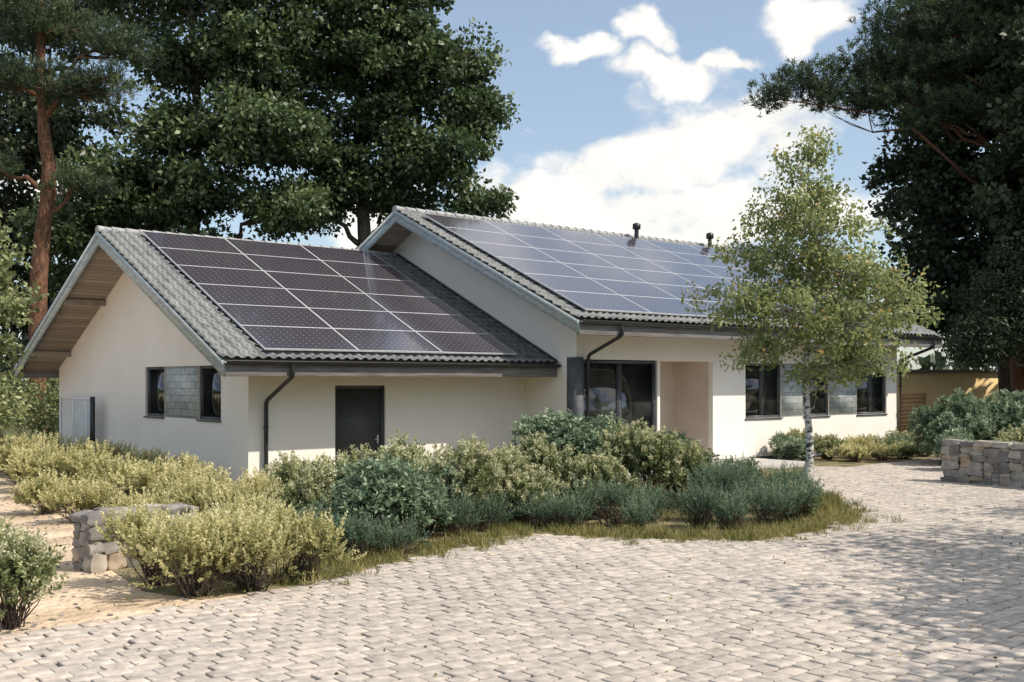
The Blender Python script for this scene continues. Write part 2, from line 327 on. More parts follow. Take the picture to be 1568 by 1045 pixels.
wall_holes(mb, gm, 0, 13.1, .14, 2.8, gh, .16)
gtop(0, [0, 6.09, 13.1], 2.8, lowtop)
wall_holes(mb, fm, 0, 8.0, .14, 3.2, [(2.19, 3.58, .14, 2.29)], .14)
mb.add([(0, 13.1, 0), (8, 13.1, 0), (8, 13.1, 3.0), (0, 13.1, 3.0)], [(0, 1, 2, 3)])
mh = [(8.24, 11.0, .16, 2.95), (11.1, 13.3, .16, 2.95), (14.76, 16.48, 1.3, 2.92), (16.48, 17.6, 1.3, 2.92), (17.6, 18.95, 1.3, 2.92), (18.95, 20.5, 1.3, 2.92), (20.5, 22.25, 1.3, 2.92)]
wall_holes(mb, mm, 8, 22.9, .16, 4.15, mh, .16)
for u in (8, 22.9):
    mb.add([(u, -2, .14), (u, 11.3, .14), (u, 11.3, 4.0), (u, -2, 4.0)], [(0, 1, 2, 3)]); gtop(u, [-2, 4.65, 11.3], 4.0, maintop)
mb.add([(8, 11.3, 0), (22.9, 11.3, 0), (22.9, 11.3, 4.0), (8, 11.3, 4.0)], [(0, 1, 2, 3)])
mb.build('walls', [M['plaster']], parent=H)
mb = MB(); bk = -.52
mb.add([(11.1, -1.84, .16), (11.1, bk, .16), (11.1, bk, 2.95), (11.1, -1.84, 2.95)], [(0, 1, 2, 3)])
mb.add([(13.3, -1.84, .16), (13.3, bk, .16), (13.3, bk, 2.95), (13.3, -1.84, 2.95)], [(0, 1, 2, 3)])
mb.add([(11.1, bk, .16), (13.3, bk, .16), (13.3, bk, 2.95), (11.1, bk, 2.95)], [(0, 1, 2, 3)])
mb.add([(11.1, -1.84, 2.95), (13.3, -1.84, 2.95), (13.3, bk, 2.95), (11.1, bk, 2.95)], [(0, 1, 2, 3)])
mb.build('porch_recess', [M['plaster_porch_shade']], parent=H)
mb = MB(); mb.box(11.25, 12.15, bk-.05, bk-.002, .17, 2.3, 0); mb.box(11.33, 12.07, bk-.07, bk-.051, .25, 2.22, 1)
mb.build('porch_door', [M['frame'], M['glass']], parent=H)
mb = MB(); mb.box(.02, 8, .02, 13.08, 0, .139, 0); mb.box(8.02, 22.88, -1.98, 11.2, 0, .158, 0)
mb.build('plinth', [M['plinth']], parent=H)
mb = MB(); mb.box(7.7, 14.9, -4.0, -2.01, .0, .15, 0); mb.box(11.11, 13.29, -2.0, bk, .10, .163, 0); mb.box(14.9, 15.25, -4.0, -2.6, 0, .075, 0)
M['slab'] = noisy('terrace_concrete', (.40, .39, .38), (.5, .49, .47), 2, .85, .2, 40)
mb.build('terrace_slab', [M['slab']], parent=H, bevel=.01)

def window(name, mapf, a0, a1, z0, z1, nm=1):
    mb = MB(); f = .07; d0, d1 = .055, .13
    def bx(x0, x1, y0, y1, da, db, k):
        p = np.array([mapf(x0, y0, da), mapf(x1, y1, db)]); lo = p.min(0); hi = p.max(0); mb.box(lo[0], hi[0], lo[1], hi[1], lo[2], hi[2], k)
    bx(a0, a0+f, z0, z1, d0, d1, 0); bx(a1-f, a1, z0, z1, d0, d1, 0); bx(a0+f, a1-f, z0, z0+f, d0, d1, 0); bx(a0+f, a1-f, z1-f, z1, d0, d1, 0)
    for i in range(1, nm):
        c = a0+(a1-a0)*i/nm; bx(c-.05, c+.05, z0+f, z1-f, d0+.01, d1, 0)
    for i in range(nm):
        x0 = a0+(a1-a0)*i/nm+.04; x1 = a0+(a1-a0)*(i+1)/nm-.04
        bx(x0, x0+.045, z0+f, z1-f, d0+.025, d1, 0); bx(x1-.045, x1, z0+f, z1-f, d0+.025, d1, 0)
    bx(a0+.02, a1-.02, z0+.02, z1-.02, d1-.02, d1+.02, 1)
    bx(a0-.03, a1+.03, z0-.035, z0-.002, -.045, .05, 0)
    mb.build(name, [M['frame'], M['glass']], parent=H)
window('window', gm, 1.39, 2.65, 1.48, 2.76, 1); window('window', gm, 4.72, 5.98, 1.48, 2.76, 1)
window('window', mm, 14.76, 16.48, 1.3, 2.92, 2); window('window', mm, 17.6, 18.95, 1.3, 2.92, 1); window('window', mm, 20.5, 22.25, 1.3, 2.92, 2)
window('sliding_glass_door', mm, 8.26, 10.98, .18, 2.93, 2)
mb = MB(); mb.box(.035, .12, 2.652, 4.718, 1.482, 2.758, 0); mb.box(16.482, 17.598, -1.965, -1.85, 1.302, 2.918, 0); mb.box(18.952, 20.498, -1.965, -1.85, 1.302, 2.918, 0)
mb.build('stone_panels', [M['clad']], parent=H)
mb = MB(); mb.box(2.19, 2.26, .05, .13, .14, 2.29, 0); mb.box(3.51, 3.58, .05, .13, .14, 2.29, 0); mb.box(2.26, 3.51, .05, .13, 2.22, 2.29, 0)
mb.box(2.265, 3.505, .075, .12, .15, 2.215, 1)
for i in range(6): mb.box(2.36, 3.41, .070, .08, .32+i*.31, .327+i*.31, 0)
mb.tube([(3.40, .06, 1.0), (3.40, .03, 1.0), (3.30, .025, 1.0)], .012, 2); mb.box(3.385, 3.42, .06, .078, .9, 1.1, 2)
mb.build('entrance_door', [M['frame'], M['door'], M['alu']], parent=H)
mb = MB(); mb.box(7.95, 8.2, -2.05, -1.70, .16, 3.0, 0); mb.build('corner_pilaster', [M['plinth']], parent=H)

def slab(mb, u0, u1, vA, zA, vB, zB, dt, db, k=0): mb.prism(u0, u1, [(vA, zA+dt), (vB, zB+dt), (vB, zB+db), (vA, zA+db)], k)
def tiles(name, u0, u1, vA, zA, vB, zB, sgn=1):
    ln = math.hypot(vB-vA, zB-zA); rows = round(ln/.34); tw = .235; nt_ = round((u1-u0)/tw); q = 8
    uu = np.linspace(u0, u1, nt_*q+1); ph = (uu-u0)/(u1-u0)*nt_ % 1
    prof = np.where(ph < .6, .036*np.sin(np.pi*ph/.6)**.8, -.010*np.sin(np.pi*(ph-.6)/.4))
    t = []
    for r in range(rows): t += [(r/rows, .052, r), ((r+1)/rows, .002, r)]
    nv, nz = -(zB-zA)/ln*1.0, abs(vB-vA)/ln
    if vB < vA: nv = (zB-zA)/ln
    V = []
    rowj = R.normal(0, .003, (rows, nt_+1))
    for (f, o, r) in t:
        hh = o+prof+rowj[r][np.minimum((np.arange(len(uu))//q), nt_)]
        V.append(np.stack([uu, vA+(vB-vA)*f+nv*hh, zA+(zB-zA)*f+nz*hh], 1))
    V = np.array(V); m, n = V.shape[:2]
    i = np.arange(m-1)[:, None]*n; j = np.arange(n-1)[None]
    F = np.stack([i+j, i+j+1, i+n+j+1, i+n+j], -1).reshape(-1, 4)
    mb = MB(); mb.add(V.reshape(-1, 3), F); return mb.build(name, [M['tile']], parent=H)
def roof(u0, u1, ve, vr, vb, zr, s, drop_front, uEnd2=None):
    ze = zr-s*(vr-ve); zb = zr-s*(vb-vr)
    mb = MB(); slab(mb, u0+.05, u1-.02, ve+.04, ze, vr, zr, -.03, -.22); slab(mb, u0+.05, u1-.02, vb-.04, zb, vr, zr, -.03, -.22)
    mb.build('soffit_deck', [M['soffit']], parent=H)
    tiles('roof_tiles', u0-.02, u1+.0, ve-.04, ze-.01, vr, zr, 1); tiles('roof_tiles', u0-.02, u1+.0, vb+.04, zb-.01, vr, zr, -1)
    mb = MB()
    for uu0, uu1, a, b in ((u0-.0, u0+.05, -.035, -.36), (u0-.028, u0-.0, -.02, -.16)):
        slab(mb, uu0, uu1, ve-.01, ze, vr, zr, a, b); slab(mb, uu0, uu1, vb+.01, zb, vr, zr, a, b)
    if uEnd2:
        slab(mb, u1-.02, u1+.03, ve, ze, vr, zr, -.02, -.33); slab(mb, u1-.02, u1+.03, vb, zb, vr, zr, -.02, -.33)
    mb.build('rake_boards', [M['rake']], parent=H)
    mb = MB(); mb.box(u0+.06, u1-.03, ve+.0, ve+.12, ze-drop_front, ze-.07, 0); mb.box(u0+.06, u1-.03, vb-.12, vb, zb-drop_front, zb-.07, 0)
    mb.build('eave_beam', [M['beam']], parent=H, bevel=.008)
    mb = MB(); a = np.linspace(math.pi, 2*math.pi, 9); g = .075; gv = ve-.085; gz = ze-.035
    pr = [(gv+g*math.cos(x), gz+g*math.sin(x)) for x in a]+[(gv+(g-.012)*math.cos(x), gz+(g-.012)*math.sin(x)) for x in a[::-1]]
    pr = np.array(pr); n = len(pr); V = np.concatenate([np.c_[np.full(n, u0+.02), pr], np.c_[np.full(n, u1-.02), pr]])
    mb.add(V, [(i, (i+1) % n, n+(i+1) % n, n+i) for i in range(n)])
    for i in range(8): mb.add(V, [(i, i+1, n-2-i, n-1-i)])
    mb.tube([(u0+.02, gv-g, gz), (u1-.02, gv-g, gz)], .011)
    mb.build('gutter', [M['metal_dark']], parent=H, smooth=False)
    mb = MB(); L_ = .36; x = u0-.02
    while x < u1:
        x2 = min(x+L_, u1); a = np.linspace(-.15*math.pi, 1.15*math.pi, 9)
        ra, rb = .13, .095
        V = [(x, vr+ra*math.cos(t), zr-.0+ra*math.sin(t)*.9) for t in a]+[(x2+.03, vr+rb*math.cos(t), zr-.0+rb*math.sin(t)*.9) for t in a]
        mb.add(V, [(i, i+1, 10+i, 9+i) for i in range(8)])
        V = [(x, vr+ra*math.cos(t), zr+ra*math.sin(t)*.9) for t in a]
        mb.add(V, [(0, 1, 7, 8), (1, 2, 6, 7), (2, 3, 5, 6)])
        x += L_
    mb.build('ridge_caps', [M['ridge']], parent=H)
roof(-1.2, 8.0, -1.3, 6.09, 13.48, 6.27, S1, .35)
roof(6.94, 23.7, -3.2, 4.65, 12.5, 7.44, S2, .37, True)
mb = MB()
for v in (0.6, 3.2, 6.09, 9.0, 12.0): mb.box(-1.14, -.005, v-.07, v+.07, lowtop(v)-.40, lowtop(v)-.24, 0)
mb.build('purlins', [M['soffit']], parent=H, bevel=.006)
mb = MB(); slab(mb, 7.90, 7.985, -1.3, lowtop(-1.3), 6.09, 6.27, .10, .04); mb.build('flashing', [M['metal_dark']], parent=H)
def pipe(pts, nm):
    mb = MB(); P = [np.array(pts[0], float)]
    for i in range(1, len(pts)-1):
        a, b, c = map(lambda q: np.array(q, float), pts[i-1:i+2])
        p0 = b+(a-b)/np.linalg.norm(a-b)*.12; p1 = b+(c-b)/np.linalg.norm(c-b)*.12
        for t in (0, .25, .5, .75, 1): P.append((1-t)**2*p0+2*t*(1-t)*b+t*t*p1)
    P.append(np.array(pts[-1], float)); mb.tube(P, .05, 0, n=8)
    x, y = pts[-1][0], pts[-1][1]; z = .5
    while z < pts[-2][2]-.3: mb.tube([(x, y, z), (x, y, z+.04)], .062); mb.box(x-.02, x+.02, y, y+.1, z, z+.03); z += .85
    mb.build(nm, [M['metal_dark']], parent=H)
pipe([(.35, -1.385, 2.75), (.35, -1.385, 2.50), (.38, -.10, 1.95), (.38, -.10, .02)], 'downpipe')
pipe([(8.35, -3.285, 3.8), (8.35, -3.285, 3.52), (8.30, -2.12, 3.05), (8.30, -2.12, .16)], 'downpipe')
pipe([(23.0, -3.285, 3.8), (23.0, -3.285, 3.52), (22.95, -2.10, 3.1), (22.95, -2.10, .02)], 'downpipe')
for i, u in enumerate((16.7, 20.6)):
    mb = MB(); z = maintop(4.25)
    mb.tube([(u, 4.25, z-.1), (u, 4.25, z+.42)], .075); mb.tube([(u, 4.25, z-.02), (u, 4.25, z+.1)], [.15, .08]); mb.tube([(u, 4.25, z+.40), (u, 4.25, z+.42), (u, 4.25, z+.60), (u, 4.25, z+.64)], [.07, .14, .14, .05])
    mb.build('vent_pipe', [M['metal_dark']], parent=H)

def array(name, u0, cols, pw, vA, vB, rows, topf, s):
    E = empty(name, C0, ANG)
    mb = MB(); cs = math.cos(math.atan(s)); sn = math.sin(math.atan(s))
    tot = (vB-vA)/cs; ph = tot/rows
    def P(u, q, n): return (u, vA+q*cs-n*sn, topf(vA)+q*sn+n*cs)
    fr = .012
    V = []; F = []; K = []; uv = []
    def quad(a, b, c, d, k, w=None):
        i = len(V); V.extend([a, b, c, d]); F.append((i, i+1, i+2, i+3)); K.append(k); uv.extend(w or [(0, 0)]*4)
    for c in range(cols):
        for r in range(rows):
            a0 = u0+c*pw+.008; a1 = u0+(c+1)*pw-.008; q0 = r*ph+.007; q1 = (r+1)*ph-.007; n1, n0 = .155, .115
            j = [R.normal(0, .002) for _ in range(4)]
            b = [P(a0, q0, n1+j[0]), P(a1, q0, n1+j[1]), P(a1, q1, n1+j[2]), P(a0, q1, n1+j[3])]
            lo = [P(a0, q0, n0), P(a1, q0, n0), P(a1, q1, n0), P(a0, q1, n0)]
            inn = [P(a0+fr, q0+fr, n1+j[0]), P(a1-fr, q0+fr, n1+j[1]), P(a1-fr, q1-fr, n1+j[2]), P(a0+fr, q1-fr, n1+j[3])]
            for e in range(4):
                f = (e+1) % 4; quad(lo[e], lo[f], b[f], b[e], 0); quad(b[e], b[f], inn[f], inn[e], 0)
            quad(*inn, 1, [(0, 0), (1, 0), (1, 1), (0, 1)])
            quad(lo[3], lo[2], lo[1], lo[0], 0)
    mb.add(V, F, K); o = mb.build('panels', [M['alu'], M['solar']], parent=E)
    l = o.data.uv_layers.new(name='UVMap'); l.data.foreach_set('uv', np.array(uv, 'f').ravel())
    mb = MB()
    for r in range(rows):
        for f in (.25, .75):
            q = (r+f)*ph; a = P(u0-.03, q, .09); b = P(u0+cols*pw+.03, q, .09); mb.tube([a, b], .022)
    mb.build('rails', [M['metal_dark']], parent=E)
array('solar_panel_array', -.19, 3, 2.32, -1.08, 5.86, 6, lowtop, S1)
array('solar_panel_array', 7.4, 6, 2.33, -2.92, 4.0, 6, maintop, S2)

E = empty('glass_screen', C0, ANG); mb = MB()
for v in (9.55, 10.7, 11.85): mb.box(-.36, -.30, v-.03, v+.03, 0, 1.9, 1)
mb.box(-.38, -.28, 9.0, 9.14, 0, 1.95, 0)
mb.box(-.35, -.31, 9.14, 11.85, 1.86, 1.9, 1); mb.box(-.35, -.31, 9.14, 11.85, .08, .13, 1)
mb.box(-.335, -.325, 9.14, 11.82, .13, 1.86, 2)
mb.build('screen', [M['metal_dark'], M['white_paint'], M['clear']], parent=E)

# ------------------------------------------------------------------ stone walls
def rcube(n=4):
    V = []; F = []
    g = np.linspace(-1, 1, n+1)
    for ax in range(3):
        for s in (-1, 1):
            b = len(V)
            for a in g:
                for c in g:
                    p = [0, 0, 0]; p[ax] = s; p[(ax+1) % 3] = a*s; p[(ax+2) % 3] = c; V.append(p)
            for i in range(n):
                for j in range(n): F.append((b+i*(n+1)+j, b+(i+1)*(n+1)+j, b+(i+1)*(n+1)+j+1, b+i*(n+1)+j+1))
    V = np.array(V, float); V /= ((np.abs(V)**8).sum(1)**(1/8))[:, None]
    return V, np.array(F)
RV, RF = rcube(6)
M['stone'] = tinted('field_stone', [(0, (.19, .18, .17)), (.5, (.33, .31, .285)), (.8, (.42, .39, .34)), (1, (.42, .31, .215))], rough=.9, transl=0, noise=6, bump=1)
M['mortar'] = noisy('mortar', (.10, .095, .085), (.18, .17, .15), 6, .95, .5, 30)
def stonewall(name, A, B, h, th, smin=.16, smax=.40, cap=(.30, .55)):
    A = np.array([*A, 0.]); B = np.array([*B, 0.]); d = B-A; ln = np.linalg.norm(d); d /= ln; p = np.array([-d[1], d[0], 0])
    mb = MB(); zup = np.array([0, 0, 1.])
    def stone(c, w_, dp, rh):
        q = RV.copy(); ph = R.random(12)*6
        q = q*(1+.12*np.sin(q[:, [1, 2, 0]]*2.1+ph[:3])+.08*np.sin(q[:, [2, 0, 1]]*4.3+ph[3:6])+.035*np.sin(q[:, [1, 0, 2]]*9+ph[6:9]))
        an = R.normal(0, .07); ca, sa = math.cos(an), math.sin(an)
        x = q[:, :1]*w_/2; z = q[:, 2:3]*rh/2; x, z = x*ca-z*sa, x*sa+z*ca
        mb.add(c+d*x+p*(q[:, 1:2]*dp/2)+zup*z, RF, 0, R.random())
    e = d*(ln/2-.08); cpt = (A+B)/2
    V = [cpt+sx*e+sy*p*(th/2-.06)+zup*z for z in (0, h-.10) for sx, sy in ((-1, -1), (1, -1), (1, 1), (-1, 1))]
    mb.add(V, [(3, 2, 1, 0), (4, 5, 6, 7), (0, 1, 5, 4), (1, 2, 6, 5), (2, 3, 7, 6), (3, 0, 4, 7)], 1)
    for side in (-1, 1):
        x = -.02
        while x < ln-.05:
            cw = min(R.uniform(smin, smax)*1.25, ln-x+.02); z = 0.
            while z < h-.12:
                rh = R.uniform(.09, .24); rh = min(rh, h-.10-z)
                if rh < .05: break
                if cw > .34 and R.random() < .55:
                    f = R.uniform(.35, .65)
                    for s0, s1 in ((0, f), (f, 1)): stone(A+d*(x+cw*(s0+s1)/2)+p*side*(th/2-.09+R.normal(0, .015))+zup*(z+rh/2), cw*(s1-s0)*1.03, .2, rh*1.05)
                else: stone(A+d*(x+cw/2+R.normal(0, .02))+p*side*(th/2-.09+R.normal(0, .015))+zup*(z+rh/2), cw*1.06, .2, rh*1.05)
                z += rh
            x += cw
    for row in (-1, 1):
        x = -.05
        while x < ln:
            w_ = min(R.uniform(*cap), ln-x+.08); stone(A+d*(x+w_/2)+p*row*th*.26+zup*(h-.055+R.normal(0, .01)), w_*1.0, th*.56, R.uniform(.10, .15)); x += w_
    for endp, sg in ((A, -1), (B, 1)):
        z = 0
        while z < h-.12:
            rh = min(R.uniform(.12, .2), h-.1-z)
            if rh < .05: break
            f = R.uniform(.35, .65)
            for s0, s1 in ((0, f), (f, 1)): stone(endp-d*sg*.07+p*th*((s0+s1)/2-.5)*.9+zup*(z+rh/2), .18, th*.9*(s1-s0)*1.04, rh*1.05)
            z += rh
    mb.build(name, [M['stone'], M['mortar']], smooth=True)
stonewall('dry_stone_wall', (10.35, 25.8), (15.2, 18.9), 1.0, .5)
stonewall('dry_stone_wall', (-5.42, 13.75), (-4.45, 14.75), .72, .5, cap=(.22, .4))

E = empty('slatted_fence', (14.7, 41, 0), .35); mb = MB()
for i in range(2): mb.box(i*1.0-.05, i*1.0+.05, .03, .12, 0, 1.95, 0)
for i in range(13): mb.box(-.1, 1.1, 0, .028, .1+i*.145, .1+i*.145+.115, 0)
mb.build('slats', [M['fence']], parent=E)
E = empty('ochre_outbuilding', (20.5, 46.5, 0), .12); mb = MB()
mb.box(-6, 6, 0, 5, 0, 2.75, 0)
mb.box(-6.3, 6.3, -.1, 5.3, 2.752, 2.88, 1)
mb.build('outbuilding_body', [M['ochre'], M['beam']], parent=E)

# ------------------------------------------------------------------ vegetation
def ru(n):
    v = R.normal(size=(n, 3)); return v/np.linalg.norm(v, axis=1)[:, None]
def nrm(v): return v/(np.linalg.norm(v, axis=-1, keepdims=True)+1e-9)
M['bark'] = noisy('bark', (.06, .048, .038), (.17, .135, .105), 6, .95, 1, 12, stretch=(3, 3, .6), bdist=.05)
M['pinebark'] = noisy('pine_bark', (.08, .045, .03), (.24, .12, .07), 5, .95, 1, 10, stretch=(3, 3, .8), bdist=.05)
M['birchbark'] = noisy('birch_bark', (.06, .055, .05), (.60, .585, .55), 9, .8, .4, 20, stretch=(1, 1, 3.2), lo=.42, hi=.50)
leaf = {
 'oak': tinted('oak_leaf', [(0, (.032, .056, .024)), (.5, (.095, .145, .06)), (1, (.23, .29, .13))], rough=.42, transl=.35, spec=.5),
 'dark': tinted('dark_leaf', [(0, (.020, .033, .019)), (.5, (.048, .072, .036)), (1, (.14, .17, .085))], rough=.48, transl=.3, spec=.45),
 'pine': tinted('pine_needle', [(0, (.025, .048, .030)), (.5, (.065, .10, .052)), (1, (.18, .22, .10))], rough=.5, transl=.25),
 'birch': tinted('birch_leaf', [(0, (.15, .20, .07)), (.5, (.31, .37, .15)), (.85, (.50, .53, .25)), (1, (.70, .46, .16))], rough=.4, transl=.5, spec=.5),
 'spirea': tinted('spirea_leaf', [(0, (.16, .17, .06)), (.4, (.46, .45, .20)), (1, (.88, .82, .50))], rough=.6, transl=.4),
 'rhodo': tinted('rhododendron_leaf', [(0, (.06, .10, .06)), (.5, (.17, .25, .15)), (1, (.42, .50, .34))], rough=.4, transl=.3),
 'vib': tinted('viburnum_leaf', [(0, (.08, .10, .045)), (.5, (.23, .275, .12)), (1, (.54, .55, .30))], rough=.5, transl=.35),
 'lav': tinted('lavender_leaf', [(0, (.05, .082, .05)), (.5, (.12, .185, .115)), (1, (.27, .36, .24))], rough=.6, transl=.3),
 'grass': tinted('grass_blade', [(0, (.06, .08, .02)), (.5, (.22, .23, .07)), (1, (.55, .45, .21))], rough=.6, transl=.4),
 'flower': tinted('cream_flower', [(0, (.5, .5, .32)), (1, (.8, .76, .54))], rough=.6, transl=.3),
}
def curve(a, b, n=6, wob=.1, up=0.):
    a = np.array(a, float); b = np.array(b, float); t = np.linspace(0, 1, n)[:, None]; d = np.linalg.norm(b-a)
    w_ = R.normal(0, wob*d*.3, (n, 3))*np.sin(np.pi*t); o = a+(b-a)*t+w_; o[:, 2] += (up*d*np.sin(np.pi*t))[:, 0]; return o
def tree(name, base, trunk, lobes, nleaf, LL, LW, lm, bark, clr=.75, cper=70, kind='broad', droop=.2, flat=.6, shell=.45, twigs=.4, tmix=0., limb=1.):
    mb = MB(); T = np.array(trunk, float)
    tp = []; tr = []
    for i in range(len(T)-1):
        c = curve(T[i, :3], T[i+1, :3], 5, .06); r = np.linspace(T[i, 3], T[i+1, 3], 5)
        tp += list(c[:-1]); tr += list(r[:-1])
    tp.append(T[-1, :3]); tr.append(T[-1, 3]); tp = np.array(tp); tr = np.array(tr)
    tr[0] *= 1.35; mb.tube(tp, tr, 0, n=10, cap=False)
    vol = np.array([(l[3]*l[4]*l[5])**(2/3) for l in lobes]); vol /= vol.sum()
    for l, f in zip(lobes, vol):
        c = np.array(l[:3]); rr = np.array(l[3:6]); nl = int(nleaf*f); nc = max(4, nl//cper)
        zt = max(c[2]-rr[2]*.5-np.hypot(c[0], c[1])*.35, T[0, 2]+T[-1, 2]*.3); k = np.argmin(abs(tp[:, 2]-zt)); a = tp[k]
        lr = min(tr[k]*.6, .05+.03*np.linalg.norm(rr))*limb; lp = curve(a, c, 8, .16, .05); mb.tube(lp, np.linspace(lr, lr*.35, 8), 0, n=7, cap=False)
        d = ru(nc); rad = R.random(nc)**shell
        C = c+d*rad[:, None]*rr*(1+.12*np.sin(d[:, :1]*5+d[:, 1:2]*7))
        for q in np.where(R.random(nc) < twigs)[0]:
            s0 = lp[R.integers(4, 8)]; mb.tube(curve(s0, C[q], 5, .15, .03), np.linspace(lr*.3, lr*.08, 5), 0, n=4, cap=False)
        per = R.poisson(cper, nc); idx = np.repeat(np.arange(nc), per); n = len(idx); ct = R.normal(0, .16, nc)
        if kind == 'broad':
            rc = clr*R.uniform(.6, 1.3, nc)
            off = ru(n)*(R.random(n)**.5)[:, None]*rc[idx][:, None]; off[:, 2] *= flat
            off[:, 2] -= .25*(off[:, 0]**2+off[:, 1]**2)/(rc[idx]+.1)*.6
            P = C[idx]+off; D = nrm(nrm(off)*.6+ru(n)*.8+np.array([0, 0, -droop]))
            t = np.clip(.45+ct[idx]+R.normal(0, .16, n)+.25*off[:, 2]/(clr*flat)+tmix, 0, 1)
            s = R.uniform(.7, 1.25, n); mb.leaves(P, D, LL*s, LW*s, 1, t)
        else:
            nt_ = max(1, cper//16); C2 = np.repeat(C, nt_, 0); off = ru(len(C2))*(R.random(len(C2))**.5)[:, None]*clr; off[:, 2] *= flat; C2 = C2+off
            i2 = np.repeat(np.arange(len(C2)), 16); n = len(i2)
            ax = nrm(off*.8+np.array([0, 0, .35])); D = nrm(ru(n)*.9+ax[i2]*.9)
            P = C2[i2]+ax[i2]*(R.random(n)*.22)[:, None]
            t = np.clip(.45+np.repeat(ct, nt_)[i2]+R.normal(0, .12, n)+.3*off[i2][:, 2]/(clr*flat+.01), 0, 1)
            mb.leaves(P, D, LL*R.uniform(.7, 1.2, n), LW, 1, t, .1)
    return mb.build(name, [bark, leaf[lm]], loc=(base[0], base[1], 0))

oakL = dict(LL=.25, LW=.155, bark=M['bark'], clr=.78, cper=85, flat=.65, shell=.38)
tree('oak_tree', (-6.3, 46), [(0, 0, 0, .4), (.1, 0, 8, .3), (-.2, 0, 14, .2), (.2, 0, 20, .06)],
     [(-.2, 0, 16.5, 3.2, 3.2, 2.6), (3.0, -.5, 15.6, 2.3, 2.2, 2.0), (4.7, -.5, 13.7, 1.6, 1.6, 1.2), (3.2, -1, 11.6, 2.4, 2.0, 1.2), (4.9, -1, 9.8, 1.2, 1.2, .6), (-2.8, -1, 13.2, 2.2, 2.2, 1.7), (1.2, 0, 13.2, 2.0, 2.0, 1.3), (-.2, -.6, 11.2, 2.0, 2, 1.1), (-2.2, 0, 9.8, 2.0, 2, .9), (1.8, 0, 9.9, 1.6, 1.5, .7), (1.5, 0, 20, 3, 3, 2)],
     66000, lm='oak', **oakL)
tree('oak_tree', (-12.8, 43.5), [(0, 0, 0, .4), (.1, 0, 7, .3), (.3, 0, 13, .2), (0, 0, 18, .06)],
     [(2.4, 0, 15.6, 2.6, 2.8, 2.1), (-.8, 0, 15.2, 1.5, 1.8, 1.0), (-1.6, 0, 18.2, 2.4, 2.6, 1.5), (2.8, -1, 12.2, 2.7, 2.6, 1.5), (-.2, -1, 12.2, 1.8, 2, 1.1), (-2.8, -1, 10.2, 2.0, 2.2, 1.2), (-4.2, -1, 8.6, 2.0, 2, 1.3), (.5, -1, 9.8, 2.4, 2.2, 1.1), (3.8, 0, 9.4, 1.8, 2, 1.1), (0, 0, 7.4, 3.0, 2, .9), (3, 0, 19, 3, 3, 2), (-3.4, 0, 6.5, 2.2, 2, 1.4)],
     66000, lm='oak', **oakL)
tree('oak_tree', (-21, 49), [(0, 0, 0, .4), (0, 0, 8, .3), (.3, 0, 16, .1)],
     [(0, 0, 14, 3.4, 3.5, 2.6), (3.5, 0, 9.5, 2.9, 3, 2.4), (-3, 0, 9, 3.2, 3, 3.0), (1, 0, 5.5, 4, 2.5, 2.4), (5, 0, 5, 3, 2.5, 2.4), (0, 0, 19, 4, 3, 2.0)],
     42000, lm='dark', LL=.28, LW=.18, bark=M['bark'], clr=.9, cper=90, flat=.6)
tree('pine_tree', (-16.4, 38), [(0, 0, 0, .33), (-.1, 0, 6, .29), (.25, 0, 10, .23), (-.1, 0, 13, .17), (.2, 0, 18, .08)],
     [(-1.3, -.5, 12.9, 1.7, 1.4, .6), (1.5, -.5, 12.5, 2.0, 1.4, .7), (.3, 0, 14.8, 2.2, 1.6, .8), (2.6, 0, 14.0, 1.3, 1.2, .5), (-1, 0, 16.5, 2.2, 2, .9), (-1.8, -.5, 9.7, 1.2, 1, .4), (1.5, 0, 9.2, 1.1, 1, .4)],
     62000, .2, .028, 'pine', M['pinebark'], clr=.5, cper=160, kind='pine', flat=.55, twigs=.5)
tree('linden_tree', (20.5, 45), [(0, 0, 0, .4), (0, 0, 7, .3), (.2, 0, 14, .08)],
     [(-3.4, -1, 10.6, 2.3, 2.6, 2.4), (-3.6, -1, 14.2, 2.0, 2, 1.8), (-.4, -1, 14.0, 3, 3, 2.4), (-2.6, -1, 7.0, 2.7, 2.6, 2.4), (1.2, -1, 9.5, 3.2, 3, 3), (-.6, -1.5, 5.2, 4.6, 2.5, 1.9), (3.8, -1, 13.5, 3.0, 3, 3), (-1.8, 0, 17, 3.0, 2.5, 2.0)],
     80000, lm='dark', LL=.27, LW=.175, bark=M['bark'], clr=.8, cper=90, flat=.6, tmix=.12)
tree('linden_tree', (24.5, 40), [(0, 0, 0, .4), (0, 0, 7, .3), (.2, 0, 16, .08)],
     [(-4.6, -1, 13, 2.6, 3, 2.8), (-5.0, -1, 9.2, 2.6, 3, 2.6), (-1.5, 0, 10.5, 3.4, 3, 3), (-4.2, -1, 5.6, 3.0, 2.5, 1.9), (-3, 0, 17.0, 3.6, 3, 2.6), (0, 0, 6, 3, 3, 2)],
     58000, lm='dark', LL=.27, LW=.175, bark=M['bark'], clr=.8, cper=90, flat=.6, tmix=.08)
